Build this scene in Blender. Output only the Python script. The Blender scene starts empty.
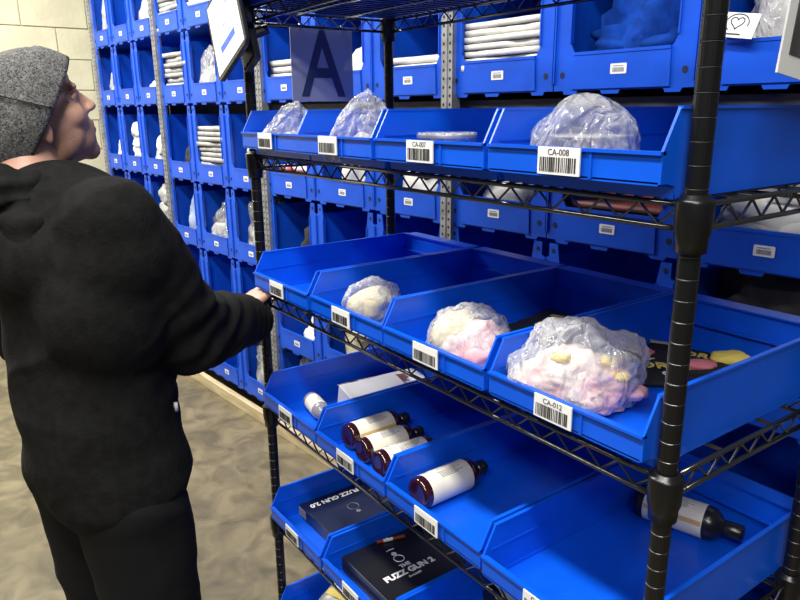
import bpy, bmesh, math, random
from mathutils import Vector, Matrix, noise, Euler
random.seed(7)
SC = bpy.context.scene
COL = SC.collection
PI = math.pi

# ------------------------------------------------------------------ camera, world, lights, exposure
CAMP = Vector((1.60, -0.7107, 1.60)); YAW, PITCH, ROLL, FPX = 0.9502, 0.2694, -0.0094, 688.1
Fv = Vector((-math.sin(YAW)*math.cos(PITCH), math.cos(YAW)*math.cos(PITCH), -math.sin(PITCH)))
R0 = Vector((math.cos(YAW), math.sin(YAW), 0)); U0 = R0.cross(Fv)
Rv = R0*math.cos(ROLL)+U0*math.sin(ROLL); Uv = -R0*math.sin(ROLL)+U0*math.cos(ROLL)
cd = bpy.data.cameras.new('camera'); cam = bpy.data.objects.new('camera', cd); COL.objects.link(cam)
cam.matrix_world = Matrix(((Rv.x, Uv.x, -Fv.x, CAMP.x), (Rv.y, Uv.y, -Fv.y, CAMP.y), (Rv.z, Uv.z, -Fv.z, CAMP.z), (0, 0, 0, 1)))
cd.sensor_width = 36; cd.lens = FPX/800*36; cd.clip_start = 0.02
SC.camera = cam
SC.view_settings.view_transform = 'Standard'; SC.view_settings.look = 'None'
SC.view_settings.gamma = 1; SC.view_settings.use_curve_mapping = False
SC.view_settings.exposure = 0.0
w = bpy.data.worlds.new('hall_light'); SC.world = w; w.use_nodes = True
w.node_tree.nodes['Background'].inputs[0].default_value = (0.80, 0.88, 1.0, 1)
w.node_tree.nodes['Background'].inputs[1].default_value = 0.11

def area(name, loc, size, size_y, power, rot=(0, 0, 0), color=(1, .97, .9)):
    l = bpy.data.lights.new(name, 'AREA'); l.shape = 'RECTANGLE'; l.size = size; l.size_y = size_y
    l.energy = power; l.color = color
    o = bpy.data.objects.new(name, l); COL.objects.link(o); o.location = loc; o.rotation_euler = rot
    return o
# long ceiling strip lights over the aisle the photograph is taken from, and the next one
area('aisle_light', (1.1, -1.1, 3.7), 2.6, 0.25, 150)
area('aisle_light', (-2.6, -1.1, 3.5), 2.6, 0.25, 205)
area('aisle_light', (3.4, -2.6, 3.7), 2.6, 0.3, 105, (math.radians(20), 0, 0))

area('face_fill_light', (-2.2, .1, 3.5), 1.8, 0.25, 45)  # unseen fill lamp, added to brighten the man's face and the left end

# ------------------------------------------------------------------ helpers
class MB:
    def __init__(s): s.v = []; s.f = []; s.m = []
    def add(s, vs, fs, m=0):
        o = len(s.v); s.v += [tuple(v) for v in vs]; s.f += [tuple(i+o for i in f) for f in fs]; s.m += [m]*len(fs)
    def box(s, a, b, m=0, M=None):
        x0, y0, z0 = a; x1, y1, z1 = b
        vs = [Vector(p) for p in ((x0,y0,z0),(x1,y0,z0),(x1,y1,z0),(x0,y1,z0),(x0,y0,z1),(x1,y0,z1),(x1,y1,z1),(x0,y1,z1))]
        if M: vs = [M @ v for v in vs]
        s.add(vs, [(0,3,2,1),(4,5,6,7),(0,1,5,4),(1,2,6,5),(2,3,7,6),(3,0,4,7)], m)
    def tube(s, pts, r, n=6, m=0, cap=True):
        pts = [Vector(p) for p in pts]; rs = r if isinstance(r, (list, tuple)) else [r]*len(pts)
        rings = []; prev = None
        for i, p in enumerate(pts):
            d = (pts[min(i+1, len(pts)-1)]-pts[max(i-1, 0)]).normalized()
            if prev is None:
                up = Vector((0,0,1)) if abs(d.z) < .9 else Vector((1,0,0)); a = d.cross(up).normalized()
            else: a = (prev-d*prev.dot(d)).normalized()
            prev = a; b = d.cross(a)
            rings.append([p+(a*math.cos(2*PI*k/n)+b*math.sin(2*PI*k/n))*rs[i] for k in range(n)])
        vs = [v for ring in rings for v in ring]; fs = []
        for i in range(len(pts)-1):
            for k in range(n): fs.append((i*n+k, i*n+(k+1)%n, (i+1)*n+(k+1)%n, (i+1)*n+k))
        if cap: fs.append(tuple(range(n))[::-1]); fs.append(tuple((len(pts)-1)*n+k for k in range(n)))
        s.add(vs, fs, m)
    def lathe(s, prof, n=24, m=0, M=None):     # prof: (r, z)
        vs = []; fs = []
        for r, z in prof:
            for k in range(n): vs.append(Vector((r*math.cos(2*PI*k/n), r*math.sin(2*PI*k/n), z)))
        for i in range(len(prof)-1):
            for k in range(n): fs.append((i*n+k, i*n+(k+1)%n, (i+1)*n+(k+1)%n, (i+1)*n+k))
        if prof[0][0] > 1e-5: fs.append(tuple(range(n))[::-1])
        if prof[-1][0] > 1e-5: fs.append(tuple((len(prof)-1)*n+k for k in range(n)))
        if M: vs = [M @ v for v in vs]
        s.add(vs, fs, m)
    def prism(s, poly, d0, d1, axis='y', m=0):  # poly of 2D pts extruded
        def P(a, b, d):
            return {'y': (a, d, b), 'x': (d, a, b), 'z': (a, b, d)}[axis]
        n = len(poly); vs = [P(a, b, d0) for a, b in poly]+[P(a, b, d1) for a, b in poly]
        fs = [tuple(range(n)), tuple(range(2*n-1, n-1, -1))]+[(i, i+n, (i+1) % n+n, (i+1) % n) for i in range(n)]
        s.add(vs, fs, m)
    def mesh(s, name, mats, smooth=False):
        me = bpy.data.meshes.new(name); me.from_pydata(s.v, [], s.f)
        for mt in (mats if isinstance(mats, (list, tuple)) else [mats]): me.materials.append(mt)
        me.polygons.foreach_set('material_index', s.m)
        bm = bmesh.new(); bm.from_mesh(me); bmesh.ops.remove_doubles(bm, verts=bm.verts, dist=1e-6)
        bmesh.ops.recalc_face_normals(bm, faces=bm.faces); bm.to_mesh(me); bm.free()
        if smooth: me.shade_smooth() if hasattr(me, 'shade_smooth') else None
        return me
    def build(s, name, mats, parent=None, smooth=False, bevel=0):
        o = bpy.data.objects.new(name, s.mesh(name, mats, smooth)); COL.objects.link(o); o.parent = parent
        if bevel: bev(o, bevel)
        return o

def bev(o, wdt, seg=2):
    m = o.modifiers.new('bevel', 'BEVEL'); m.width = wdt; m.segments = seg; m.limit_method = 'ANGLE'; m.angle_limit = .6
    return o
def link(name, me, parent=None, loc=None):
    o = bpy.data.objects.new(name, me); COL.objects.link(o); o.parent = parent
    if loc is not None: o.location = loc
    return o
def tag(o, label=None, cat=None, group=None, kind=None):
    if label: o['label'] = label
    if cat: o['category'] = cat
    if group: o['group'] = group
    if kind: o['kind'] = kind
    return o
def empty(name, loc=(0,0,0), rz=0):
    o = bpy.data.objects.new(name, None); COL.objects.link(o); o.location = loc; o.rotation_euler = (0, 0, rz)
    o.empty_display_size = .05
    return o
def copy_tree(o, parent=None):
    c = o.copy(); COL.objects.link(c)
    if parent: c.parent = parent
    for ch in list(o.children): copy_tree(ch, c)
    return c

# ------------------------------------------------------------------ materials
def mat(name, col, rough=.5, metal=0, spec=.5, noise_amt=0, nscale=20, bump=0, bscale=60, coat=0, bdist=.002, coords='Object', col2=None, trans=0, alpha=1, stretch=None, detail=5, sheen=0):
    m = bpy.data.materials.new(name); m.use_nodes = True; nt = m.node_tree; b = nt.nodes['Principled BSDF']
    b.inputs['Base Color'].default_value = (*col, 1); b.inputs['Roughness'].default_value = rough
    b.inputs['Metallic'].default_value = metal; b.inputs['Specular IOR Level'].default_value = spec
    b.inputs['Coat Weight'].default_value = coat; b.inputs['Transmission Weight'].default_value = trans
    b.inputs['Alpha'].default_value = alpha; b.inputs['Sheen Weight'].default_value = sheen
    tc = nt.nodes.new('ShaderNodeTexCoord'); mp = nt.nodes.new('ShaderNodeMapping'); nt.links.new(tc.outputs[coords], mp.inputs[0])
    if stretch: mp.inputs['Scale'].default_value = stretch
    if noise_amt or col2:
        n = nt.nodes.new('ShaderNodeTexNoise'); n.inputs['Scale'].default_value = nscale; n.inputs['Detail'].default_value = detail
        nt.links.new(mp.outputs[0], n.inputs['Vector'])
        mx = nt.nodes.new('ShaderNodeMix'); mx.data_type = 'RGBA'
        c2 = col2 if col2 else tuple(max(0, c*(1-noise_amt)) for c in col)
        mx.inputs[6].default_value = (*col, 1); mx.inputs[7].default_value = (*c2, 1)
        rp = nt.nodes.new('ShaderNodeValToRGB'); rp.color_ramp.elements[0].position = .38; rp.color_ramp.elements[1].position = .62
        nt.links.new(n.outputs['Fac'], rp.inputs[0]); nt.links.new(rp.outputs[0], mx.inputs[0]); nt.links.new(mx.outputs[2], b.inputs['Base Color'])
    if bump:
        n2 = nt.nodes.new('ShaderNodeTexNoise'); n2.inputs['Scale'].default_value = bscale; n2.inputs['Detail'].default_value = 4
        nt.links.new(mp.outputs[0], n2.inputs['Vector'])
        bp = nt.nodes.new('ShaderNodeBump'); bp.inputs['Strength'].default_value = bump; bp.inputs['Distance'].default_value = bdist
        nt.links.new(n2.outputs['Fac'], bp.inputs['Height']); nt.links.new(bp.outputs[0], b.inputs['Normal'])
    return m

BLUE = mat('blue_plastic', (.002, .105, .80), .33, spec=.45, noise_amt=.16, nscale=9, bump=.25, bscale=240, bdist=.0006)
WBLUE = mat('blue_tote_plastic', (.004, .085, .66), .40, spec=.4, noise_amt=.22, nscale=7, bump=.2, bscale=160, bdist=.0006)
BLACK = mat('black_powder_coat', (.006, .006, .007), .30, spec=.4, bump=.1, bscale=300, bdist=.0004)
DARKHOLE = mat('hole_shadow', (.004, .006, .02), .8)
STEEL = mat('galvanised_steel', (.42, .43, .44), .45, metal=.55, noise_amt=.3, nscale=25)
DSTEEL = mat('dark_shelf_steel', (.02, .025, .05), .6)
PAPER = mat('label_paper', (.80, .80, .80), .6)
INK = mat('label_ink', (.02, .02, .02), .6)
GREYINK = mat('faded_barcode_ink', (.25, .25, .26), .6)
WOOD = mat('pale_timber', (.62, .50, .30), .7, noise_amt=.3, nscale=6, stretch=(1, 8, 8))
BLOCK = mat('cream_painted_block', (.70, .66, .46), .75, noise_amt=.12, nscale=5, bump=.5, bscale=45, bdist=.004, coords='Object')
MORTAR = mat('cream_mortar', (.56, .52, .35), .85, noise_amt=.2, nscale=30)
WHITECLOTH = mat('white_cotton', (.74, .73, .68), .9, noise_amt=.08, nscale=30, bump=.4, bscale=90, bdist=.002)
GREYCLOTH = mat('grey_polybag', (.50, .50, .50), .45, noise_amt=.35, nscale=18, bump=.6, bscale=30, bdist=.006)
BLUECLOTH = mat('blue_jersey_cloth', (.008, .065, .42), .9, spec=.1, noise_amt=.45, nscale=14, bump=.5, bscale=40, bdist=.004)
DARKCLOTH = mat('charcoal_cloth', (.02, .02, .025), .8, noise_amt=.4, nscale=20, bump=.5, bscale=40, bdist=.004)
REDPAPER = mat('red_white_packaging', (.65, .10, .08), .5, col2=(.75, .72, .7), nscale=16)
BROWNPK = mat('brown_packaging', (.10, .045, .04), .5, col2=(.28, .05, .04), nscale=12)
CREAM = mat('cream_cloth', (.72, .64, .42), .85, noise_amt=.25, nscale=22, bump=.5, bscale=50, bdist=.004)
PINKMIX = mat('pink_white_print', (.80, .74, .70), .8, col2=(.78, .38, .40), nscale=14, bump=.4, bscale=60, bdist=.003)
PINK = mat('pink_print', (.75, .22, .25), .7)
YELLOW = mat('yellow_print', (.80, .62, .12), .7)
FABBLACK = mat('black_jersey', (.012, .012, .014), .85, bump=.3, bscale=200, bdist=.001)
AMBER = mat('dark_amber_glass', (.030, .006, .003), .08, spec=.8, coat=.6)
BLKPL = mat('black_cap_plastic', (.012, .012, .012), .25, spec=.6)
BOTLABEL = mat('bottle_label_paper', (.80, .76, .64), .55, noise_amt=.06, nscale=30)
TANSTRIP = mat('label_tan_band', (.62, .42, .16), .55)
CARTON = mat('black_carton', (.012, .012, .014), .30, spec=.5, bump=.1, bscale=60)
NAVYCARTON = mat('navy_carton', (.012, .016, .045), .22, spec=.6, noise_amt=.3, nscale=8)
WPRINT = mat('white_print', (.85, .85, .85), .5)
SCREEN = bpy.data.materials.new('lit_screen'); SCREEN.use_nodes = True
_b = SCREEN.node_tree.nodes['Principled BSDF']; _b.inputs['Base Color'].default_value = (.7, .72, .75, 1)
_b.inputs['Emission Color'].default_value = (.80, .84, .88, 1); _b.inputs['Emission Strength'].default_value = .55; _b.inputs['Roughness'].default_value = .2

def film_material(name, tint, opac):
    m = bpy.data.materials.new(name); m.use_nodes = True; nt = m.node_tree; nt.nodes.clear()
    out = nt.nodes.new('ShaderNodeOutputMaterial'); tr = nt.nodes.new('ShaderNodeBsdfTransparent'); tr.inputs[0].default_value = (.97, .97, .98, 1)
    df = nt.nodes.new('ShaderNodeBsdfPrincipled'); df.inputs['Base Color'].default_value = (*tint, 1); df.inputs['Roughness'].default_value = .14
    df.inputs['Specular IOR Level'].default_value = 1.0; df.inputs['Coat Weight'].default_value = 1.0; df.inputs['Coat Roughness'].default_value = .06
    tc = nt.nodes.new('ShaderNodeTexCoord')
    def crease(scale, dist, sx):
        mp = nt.nodes.new('ShaderNodeMapping'); mp.inputs['Scale'].default_value = sx; mp.inputs['Rotation'].default_value = (.5, .3, sx[0]); nt.links.new(tc.outputs['Object'], mp.inputs[0])
        n = nt.nodes.new('ShaderNodeTexNoise'); n.inputs['Scale'].default_value = scale; n.inputs['Detail'].default_value = 2; n.inputs['Distortion'].default_value = dist
        nt.links.new(mp.outputs[0], n.inputs['Vector'])
        a = nt.nodes.new('ShaderNodeMath'); a.operation = 'SUBTRACT'; a.inputs[1].default_value = .5; nt.links.new(n.outputs['Fac'], a.inputs[0])
        b = nt.nodes.new('ShaderNodeMath'); b.operation = 'ABSOLUTE'; nt.links.new(a.outputs[0], b.inputs[0]); return b
    c1 = crease(8, .8, (1, 2.6, 1)); c2 = crease(14, .5, (2.4, 1, 1.2))
    ad = nt.nodes.new('ShaderNodeMath'); ad.operation = 'ADD'; nt.links.new(c1.outputs[0], ad.inputs[0]); nt.links.new(c2.outputs[0], ad.inputs[1])
    bp = nt.nodes.new('ShaderNodeBump'); bp.inputs['Strength'].default_value = 1; bp.inputs['Distance'].default_value = .030
    nt.links.new(ad.outputs[0], bp.inputs['Height']); nt.links.new(bp.outputs[0], df.inputs['Normal']); nt.links.new(bp.outputs[0], df.inputs['Coat Normal'])
    lw = nt.nodes.new('ShaderNodeLayerWeight'); lw.inputs[0].default_value = .35; nt.links.new(bp.outputs[0], lw.inputs['Normal'])
    mr = nt.nodes.new('ShaderNodeMapRange'); mr.inputs['To Min'].default_value = opac; mr.inputs['To Max'].default_value = min(1, opac+.55)
    nt.links.new(lw.outputs['Facing'], mr.inputs[0])
    mx = nt.nodes.new('ShaderNodeMixShader'); nt.links.new(mr.outputs[0], mx.inputs[0]); nt.links.new(tr.outputs[0], mx.inputs[1]); nt.links.new(df.outputs[0], mx.inputs[2])
    nt.links.new(mx.outputs[0], out.inputs[0]); return m
FILM = film_material('clear_poly_film', (.82, .83, .86), .16)
FILM2 = film_material('hazy_poly_film', (.80, .80, .80), .24)
DARKFILM = film_material('smoky_poly_film', (.35, .36, .38), .40)

# concrete floor
def floor_material():
    m = bpy.data.materials.new('worn_concrete'); m.use_nodes = True; nt = m.node_tree; b = nt.nodes['Principled BSDF']
    tc = nt.nodes.new('ShaderNodeTexCoord')
    def nz(scale, det, dist=0):
        n = nt.nodes.new('ShaderNodeTexNoise'); n.inputs['Scale'].default_value = scale; n.inputs['Detail'].default_value = det
        n.inputs['Distortion'].default_value = dist; nt.links.new(tc.outputs['Object'], n.inputs['Vector']); return n
    n1 = nz(1.3, 8, .5); n2 = nz(7, 11, 1.1); n3 = nz(60, 4)
    r = nt.nodes.new('ShaderNodeValToRGB'); e = r.color_ramp.elements; e[0].position = .3; e[0].color = (.12, .10, .060, 1); e[1].position = .72; e[1].color = (.215, .180, .110, 1)
    nt.links.new(n1.outputs['Fac'], r.inputs[0])
    r2 = nt.nodes.new('ShaderNodeValToRGB'); e = r2.color_ramp.elements; e[0].position = .36; e[0].color = (.62, .61, .58, 1); e[1].position = .64; e[1].color = (1.22, 1.20, 1.12, 1)
    nt.links.new(n2.outputs['Fac'], r2.inputs[0])
    mx = nt.nodes.new('ShaderNodeMix'); mx.data_type = 'RGBA'; mx.blend_type = 'MULTIPLY'; mx.inputs[0].default_value = 1
    nt.links.new(r.outputs[0], mx.inputs[6]); nt.links.new(r2.outputs[0], mx.inputs[7]); nt.links.new(mx.outputs[2], b.inputs['Base Color'])
    b.inputs['Roughness'].default_value = .42
    bp = nt.nodes.new('ShaderNodeBump'); bp.inputs['Strength'].default_value = .35; bp.inputs['Distance'].default_value = .004
    nt.links.new(n2.outputs['Fac'], bp.inputs['Height']); nt.links.new(bp.outputs[0], b.inputs['Normal'])
    return m
FLOORM = floor_material()

# ------------------------------------------------------------------ setting: floor and the painted block wall
m = MB(); m.box((-6, -5, -.1), (5, 4, 0)); tag(m.build('floor', FLOORM), kind='structure', label='worn grey-brown concrete floor')
WX = -4.35
m = MB(); m.box((WX-.2, -5, 0), (WX-.006, 3, 3.6)); wl = tag(m.build('wall_left', MORTAR), kind='structure', label='cream painted concrete block wall')
bw, bh, j = .455, .2235, .008
mb = MB(); mb.box((-.02, j/2, j/2), (.008, bw-j/2, bh-j/2)); blk = mb.mesh('brick', BLOCK)
mh = MB(); rest = []
for r in range(16):
    off = -(r % 2)*bw/2
    for c in range(-11, 7):
        y, z = c*bw+off+.18, r*bh-.02
        if y < -5 or y+bw > 3 or z+bh > 3.6 or z < 0: continue
        if -1.9 < y < .95 and .6 < z < 2.6:
            b = link('brick', blk, wl, (WX-.004+random.uniform(-.0015, .0015), y, z)); bev(b, .003)
        else: mh.box((WX-.024, y+j/2, z+j/2), (WX+.004, y+bw-j/2, z+bh-j/2))
s = mh.build('far_bricks', BLOCK, wl); s['kind'] = 'stuff'

# ------------------------------------------------------------------ back wall of stacking totes on steel shelving
YB, WA = 0.8223, 0.0833
def W3(s_, t, z): return Vector((s_*math.cos(WA)-t*math.sin(WA), YB+s_*math.sin(WA)+t*math.cos(WA), z))
def place(o, s_, t, z, rz=0): o.location = W3(s_, t, z); o.rotation_euler = (0, 0, WA+rz); return o
UP = [-3.70, -2.63, -1.46, -.225, 1.03]
ROWZ = [2.016, 1.637, 1.215, .835, .455, .080]
unit = empty('steel_shelving_unit', W3(0, 0, 0), WA)
tag(unit, 'long galvanised steel shelving frame holding the wall of blue totes', 'shelving')
um = MB()
um.box((-.026, -.016, 0), (.026, -.013, 2.45)); um.box((-.003, -.019, 0), (.003, -.013, 2.45)); um.box((-.026, -.016, 0), (-.023, .02, 2.45)); um.box((.023, -.016, 0), (.026, .02, 2.45))
ume = um.mesh('upright', STEEL)
hm = MB()
for k in range(88):
    for sx in (-.0145, .0145):
        hm.prism([(sx+.0042*math.cos(a*PI/3), .05+k*.027+.0052*math.sin(a*PI/3)) for a in range(6)], -.0168, -.0150)
hme = hm.mesh('holes', DARKHOLE)
for u in UP:
    o = link('upright', ume, unit, (u, 0, 0)); h = link('holes', hme, o); h['kind'] = 'stuff'
for z in (.045, 1.598, 2.42):  # highest board is unseen, added to keep overhead light off the top totes
    m = MB(); m.box((-1.44 if z == 1.598 else -3.72, .035, z), (1.06, .50, z+.03)); m.build('shelf_board', DSTEEL, unit)
m = MB(); m.box((-3.72, .50, 0), (1.06, .51, 2.45)); m.build('back_sheet', DSTEEL, unit)
m = MB(); m.box((-3.735, .02, 0), (-3.728, .5, 2.45)); m.build('end_panel', WBLUE, unit)
m = MB(); m.box((-3.9, -.035, 0), (1.25, -.002, .062)); tb = place(m.build('timber_rail', WOOD, bevel=.003), 0, -.02, 0)
tag(tb, 'pale timber board laid along the foot of the blue tote wall', 'board')

def tote_meshes(wd, h):
    """stacking tote: U-shaped front, side flanges with holes, low front panel, feet tabs"""
    hw = wd/2; m = MB(); g = .05; t = .004
    top = h
    U = [(-hw, .010), (-hw+.03, .010), (-hw+.035, .0), (-hw+.075, .0), (-hw+.08, .010), (-.055, .010), (-.05, .0), (.0, .0), (.005, .010), (hw-.08, .010), (hw-.075, 0), (hw-.035, 0), (hw-.03, .010), (hw, .010),
         (hw, top-.045), (hw-.012, top-.04), (hw-.012, top), (hw-.042, top), (hw-.048, top-.04), (hw-g, top-.05), (hw-g, .135), (hw-g-.012, .112), (hw-g-.02, .108), (-hw+g+.02, .108), (-hw+g+.012, .112), (-hw+g, .135),
         (-hw+g, top-.05), (-hw+.048, top-.04), (-hw+.042, top), (-hw+.012, top), (-hw+.012, top-.04), (-hw, top-.045)]
    m.prism(U, 0, t)
    m.prism([(-hw+g+.012, .014), (hw-g-.012, .014), (hw-g-.016, .108), (-hw+g+.016, .108)], -.0045, 0)   # proud front panel
    m.box((-hw+g+.016, -.0065, .102), (hw-g-.016, .004, .110))                                                 # rolled lip
    for sx in (-1, 1):
        m.box((sx*(hw-.0015)-.0025, -.006, .03), (sx*(hw-.0015)+.0015, .01, top-.05))                                    # flange edges
        m.box((sx*(hw-g)-.002, -.004, .135), (sx*(hw-g)+.002, .010, top-.06))
        m.box((min(sx*hw, sx*(hw-.004)), .003, .012), (max(sx*hw, sx*(hw-.004)), .46, top-.045))                               # side walls
    m.box((-hw, .003, .010), (hw, .46, .014)); m.box((-hw, .456, .012), (hw, .46, top-.045))
    d = MB()
    for sx in (-1, 1):
        for cz, r in ((.052, .0075), (top-.022, .006)):
            d.prism([(sx*(hw-.027)+r*math.cos(a*PI/5), cz+r*1.15*math.sin(a*PI/5)) for a in range(10)], -.0012, .001)
    return m.mesh('tote', WBLUE), d.mesh('flange_holes', DARKHOLE)
lab = MB()
lab.prism([(-.022, -.013), (.022, -.013), (.024, -.011), (.024, .011), (.022, .013), (-.022, .013), (-.024, .011), (-.024, -.011)], -.0012, 0)
labme = lab.mesh('barcode_label', PAPER)
bars = MB(); x = -.017
rr = random.Random(3)
while x < .016:
    wv = rr.choice((.0008, .0013, .0018)); bars.box((x, -.0016, -.008), (x+wv, -.0012, .003)); x += wv+rr.choice((.0007, .0012))
bars.box((-.016, -.0016, .006), (.014, -.0012, .008))
barme = bars.mesh('barcode', GREYINK)

ordw = ['first', 'second', 'third', 'fourth', 'fifth', 'sixth', 'seventh', 'eighth', 'ninth', 'tenth', 'eleventh', 'twelfth']
rowword = ['topmost row', 'second row from top', 'third row from top', 'fourth row from top', 'fifth row from top', 'bottom row']
COLS = []
for b in range(4):
    wb = (UP[b+1]-UP[b])/3
    for k in range(3): COLS.append((UP[b]+wb*(k+.5), wb-.004))
meshcache = {}
DESC = {}   # (col,row) -> contents words, filled first so a tote's label can say what it holds
DESC.update({(0,0):'grey bagged clothes', (2,0):'a white packet', (3,0):'a grey packet stack', (4,0):'white packets', (0,1):'a pale cloth lump', (2,1):'one small white packet',
 (3,1):'a tall grey packet stack', (4,1):'shiny clear bags', (5,1):'a pink and white packet', (6,1):'white folded cloth', (7,1):'white folded cloth', (8,1):'pale flat packets', (9,1):'folded white shirts', (10,1):'crumpled blue cloth',
 (11,1):'a tagged white bag', (1,2):'lumpy white packets', (2,2):'white bagged clothes', (3,2):'a small black bundle', (4,2):'a grey packet stack', (5,2):'a white packet', (6,2):'red packets', (7,2):'white packets',
 (8,2):'black and white packets', (9,2):'grey packets', (10,2):'brown packets', (11,2):'piled white cloth', (2,3):'grey bundled cloth', (3,3):'pale blue cloth', (4,3):'smoky clear bags', (5,3):'smoky clear bags', (6,3):'a tagged black box',
 (11,3):'a dark jacket', (6,4):'small white packets', (7,4):'cream cloth', (5,5):'shiny clear bags', (6,5):'shiny clear bags', (0,2):'a white sliver of cloth'})
TOTE = {}
for ci, (cs, wd) in enumerate(COLS):
    for ri, rz in enumerate(ROWZ):
        hgt = {0: .375, 1: .375, 2: .378 if ci > 5 else .418, 3: .376, 4: .376, 5: .371}[ri]
        key = (round(wd, 3), hgt)
        if key not in meshcache: meshcache[key] = tote_meshes(wd, hgt)
        me, dm = meshcache[key]
        o = link('stacking_tote', me); place(o, cs, 0, rz+.0)
        hh = link('flange_holes', dm, o); hh['kind'] = 'stuff'
        l = link('barcode_label', labme, o, (0, -.0046, .062)); bb = link('barcode', barme, l); bb['kind'] = 'stuff'
        colw = '%s column from %s' % (ordw[ci] if ci < 6 else ordw[11-ci], 'left' if ci < 6 else 'right')
        d = DESC.get((ci, ri))
        tag(o, 'blue tote %s, %s, %s' % ('holding '+d if d else 'looking empty', rowword[ri], colw), 'tote', 'blue totes in the wall shelving')
        TOTE[(ci, ri)] = (cs, rz, wd, hgt)

# --- generic crumpled lumps
def lump(name, rad, seed, mt, parent=None, sub=4, amp=.25, freq=1.8, flat=True, ridge=True, sq=1.0, loc=None):
    bm = bmesh.new(); bmesh.ops.create_icosphere(bm, subdivisions=sub, radius=1)
    off = Vector((seed*3.17, seed*1.73, seed*.91))
    for v in bm.verts:
        d = v.co.normalized()
        if sq != 1.0: d = Vector([math.copysign(abs(c)**sq, c) for c in d])
        n = noise.noise(v.co*freq+off)*amp
        if ridge:
            n += (.35-abs(noise.noise(v.co*freq*2.1+off*2)))*amp*.7+(.35-abs(noise.noise(v.co*freq*4.5+off)))*amp*.35-.05
        q = d*(1+n); z = q.z
        if flat and z < -.55: z = -.55+(z+.55)*.05
        v.co = Vector((q.x*rad[0], q.y*rad[1], (z+.57)*rad[2] if flat else z*rad[2]))
    me = bpy.data.meshes.new(name); bm.to_mesh(me); bm.free(); me.materials.append(mt)
    for p in me.polygons: p.use_smooth = True
    o = link(name, me, parent, loc); return o

def slab_mesh(name, wx, wy, h, seed, mt, bulge=.62, nx=10, ny=8, wob=.006):
    """a folded garment or flat soft packet"""
    m = MB(); off = Vector((seed*2.1, seed*.7, 0)); top = []; bot = []
    for j_ in range(ny+1):
        for i in range(nx+1):
            u, v = i/nx*2-1, j_/ny*2-1
            e = (1-abs(u)**5)*(1-abs(v)**5); n = noise.noise(Vector((u*2, v*2, 0))+off)
            dx = noise.noise(Vector((v*2, 0, 5))+off)*.006
            th = h*(bulge+(1-bulge)*e)
            x, y = u*wx/2+dx, v*wy/2+noise.noise(Vector((u*2, 1, 9))+off)*.006
            base = n*wob*e
            top.append((x, y, h/2+th/2+base)); bot.append((x*1.0, y, h/2-th/2+base*.6))
    n1 = (nx+1)*(ny+1); fs = []
    for j_ in range(ny):
        for i in range(nx):
            a = j_*(nx+1)+i; fs.append((a, a+1, a+nx+2, a+nx+1)); fs.append((a+n1, a+nx+1+n1, a+nx+2+n1, a+1+n1))
    for i in range(nx):
        fs.append((i, i+n1, i+1+n1, i+1)); a = ny*(nx+1)+i; fs.append((a, a+1, a+1+n1, a+n1))
    for j_ in range(ny):
        a = j_*(nx+1); fs.append((a, a+nx+1, a+nx+1+n1, a+n1)); a += nx; fs.append((a, a+n1, a+nx+1+n1, a+nx+1))
    m.add(top+bot, fs); return m.mesh(name, mt, True)

def stack(ci, ri, n, h, mt, name, what, cat, seed, ds=0, wfrac=.66, group=None, dt=.03, depth=.28):
    cs, rz, wd, hgt = TOTE[(ci, ri)]
    if ci <= 4: dt = .008; wfrac = .82
    mes = [slab_mesh(name, wd*wfrac, depth, h*.95, seed+k, mt, wob=.003, bulge=.85) for k in range(2)]
    for k in range(n):
        o = link(name, mes[k % 2]); r = random.Random(seed*100+k)
        place(o, cs+ds+r.uniform(-.008, .008), dt+depth/2+r.uniform(-.008, .008), rz+.0155+k*h, r.uniform(-.05, .05)+(PI if k % 3 == 0 else 0))
        pos = 'topmost' if k == n-1 else ('lowest' if k == 0 else '%s down' % ordw[n-1-k])
        tag(o, '%s, %s of its stack, %s' % (what, pos, rc(ci,ri)), cat, group or '%s stack in the tote wall' % what)
def rc(ci, ri): return '%s tote row, %s column from %s' % (['top','second','third','fourth','fifth','bottom'][ri], ordw[ci] if ci < 6 else ordw[11-ci], 'left' if ci < 6 else 'right')
def cat_col(ci): return '%s tote column from %s' % (ordw[ci] if ci < 6 else ordw[11-ci], 'left' if ci < 6 else 'right')
def inlump(ci, ri, rad, mt, what, name, cat, seed, ds=0, dt=.12, dz=0, amp=.3, tilt=0, freq=1.8):
    cs, rz, wd, hgt = TOTE[(ci, ri)]
    if ci <= 4: rad = (rad[0]*.9, rad[1]*.55, rad[2]); ds -= .05; dt = 0
    if ci == 5: rad = (rad[0], rad[1]*.7, rad[2]); ds -= .02; dt = 0
    ds = max(-(wd/2-.02-rad[0]*1.1), min(ds, wd/2-.02-rad[0]*1.1))
    o = lump(name, (min(rad[0]*1.12,wd/2-.03), rad[1]*1.05, rad[2]*(1.5 if dz == 0 else 1.15)), seed, mt, amp=amp, freq=freq)
    place(o, cs+ds, max(dt, rad[1]*1.25+.01), rz+.0155+dz*1.25, 0)
    tag(o, '%s, %s' % (what, rc(ci,ri)), cat)
    return o
# top row
inlump(0,0,(.09,.10,.13),GREYCLOTH,'tall grey bagged clothes bundle','bagged_clothes','clothes',1,ds=.03)
inlump(2,0,(.09,.08,.085),GREYCLOTH,'grey lump of bagged cloth','bagged_clothes','clothes',2,dt=.14)
m = MB(); m.box((-.035,-.01,0),(.035,.01,.12)); o = m.build('white_packet', PAPER, bevel=.003); place(o, TOTE[(2,0)][0]-.01, .03, ROWZ[0]+.03); o.rotation_euler = (-.2,.3,WA); tag(o,'white card packet leaning in the topmost row near the block wall','packet')
stack(3,0,9,.026,GREYCLOTH,'grey_packet','grey poly-bagged packet','packet',4,depth=.3,wfrac=.7)
stack(4,0,6,.024,WHITECLOTH,'white_packet','white poly-bagged packet','packet',5,wfrac=.7)
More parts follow.
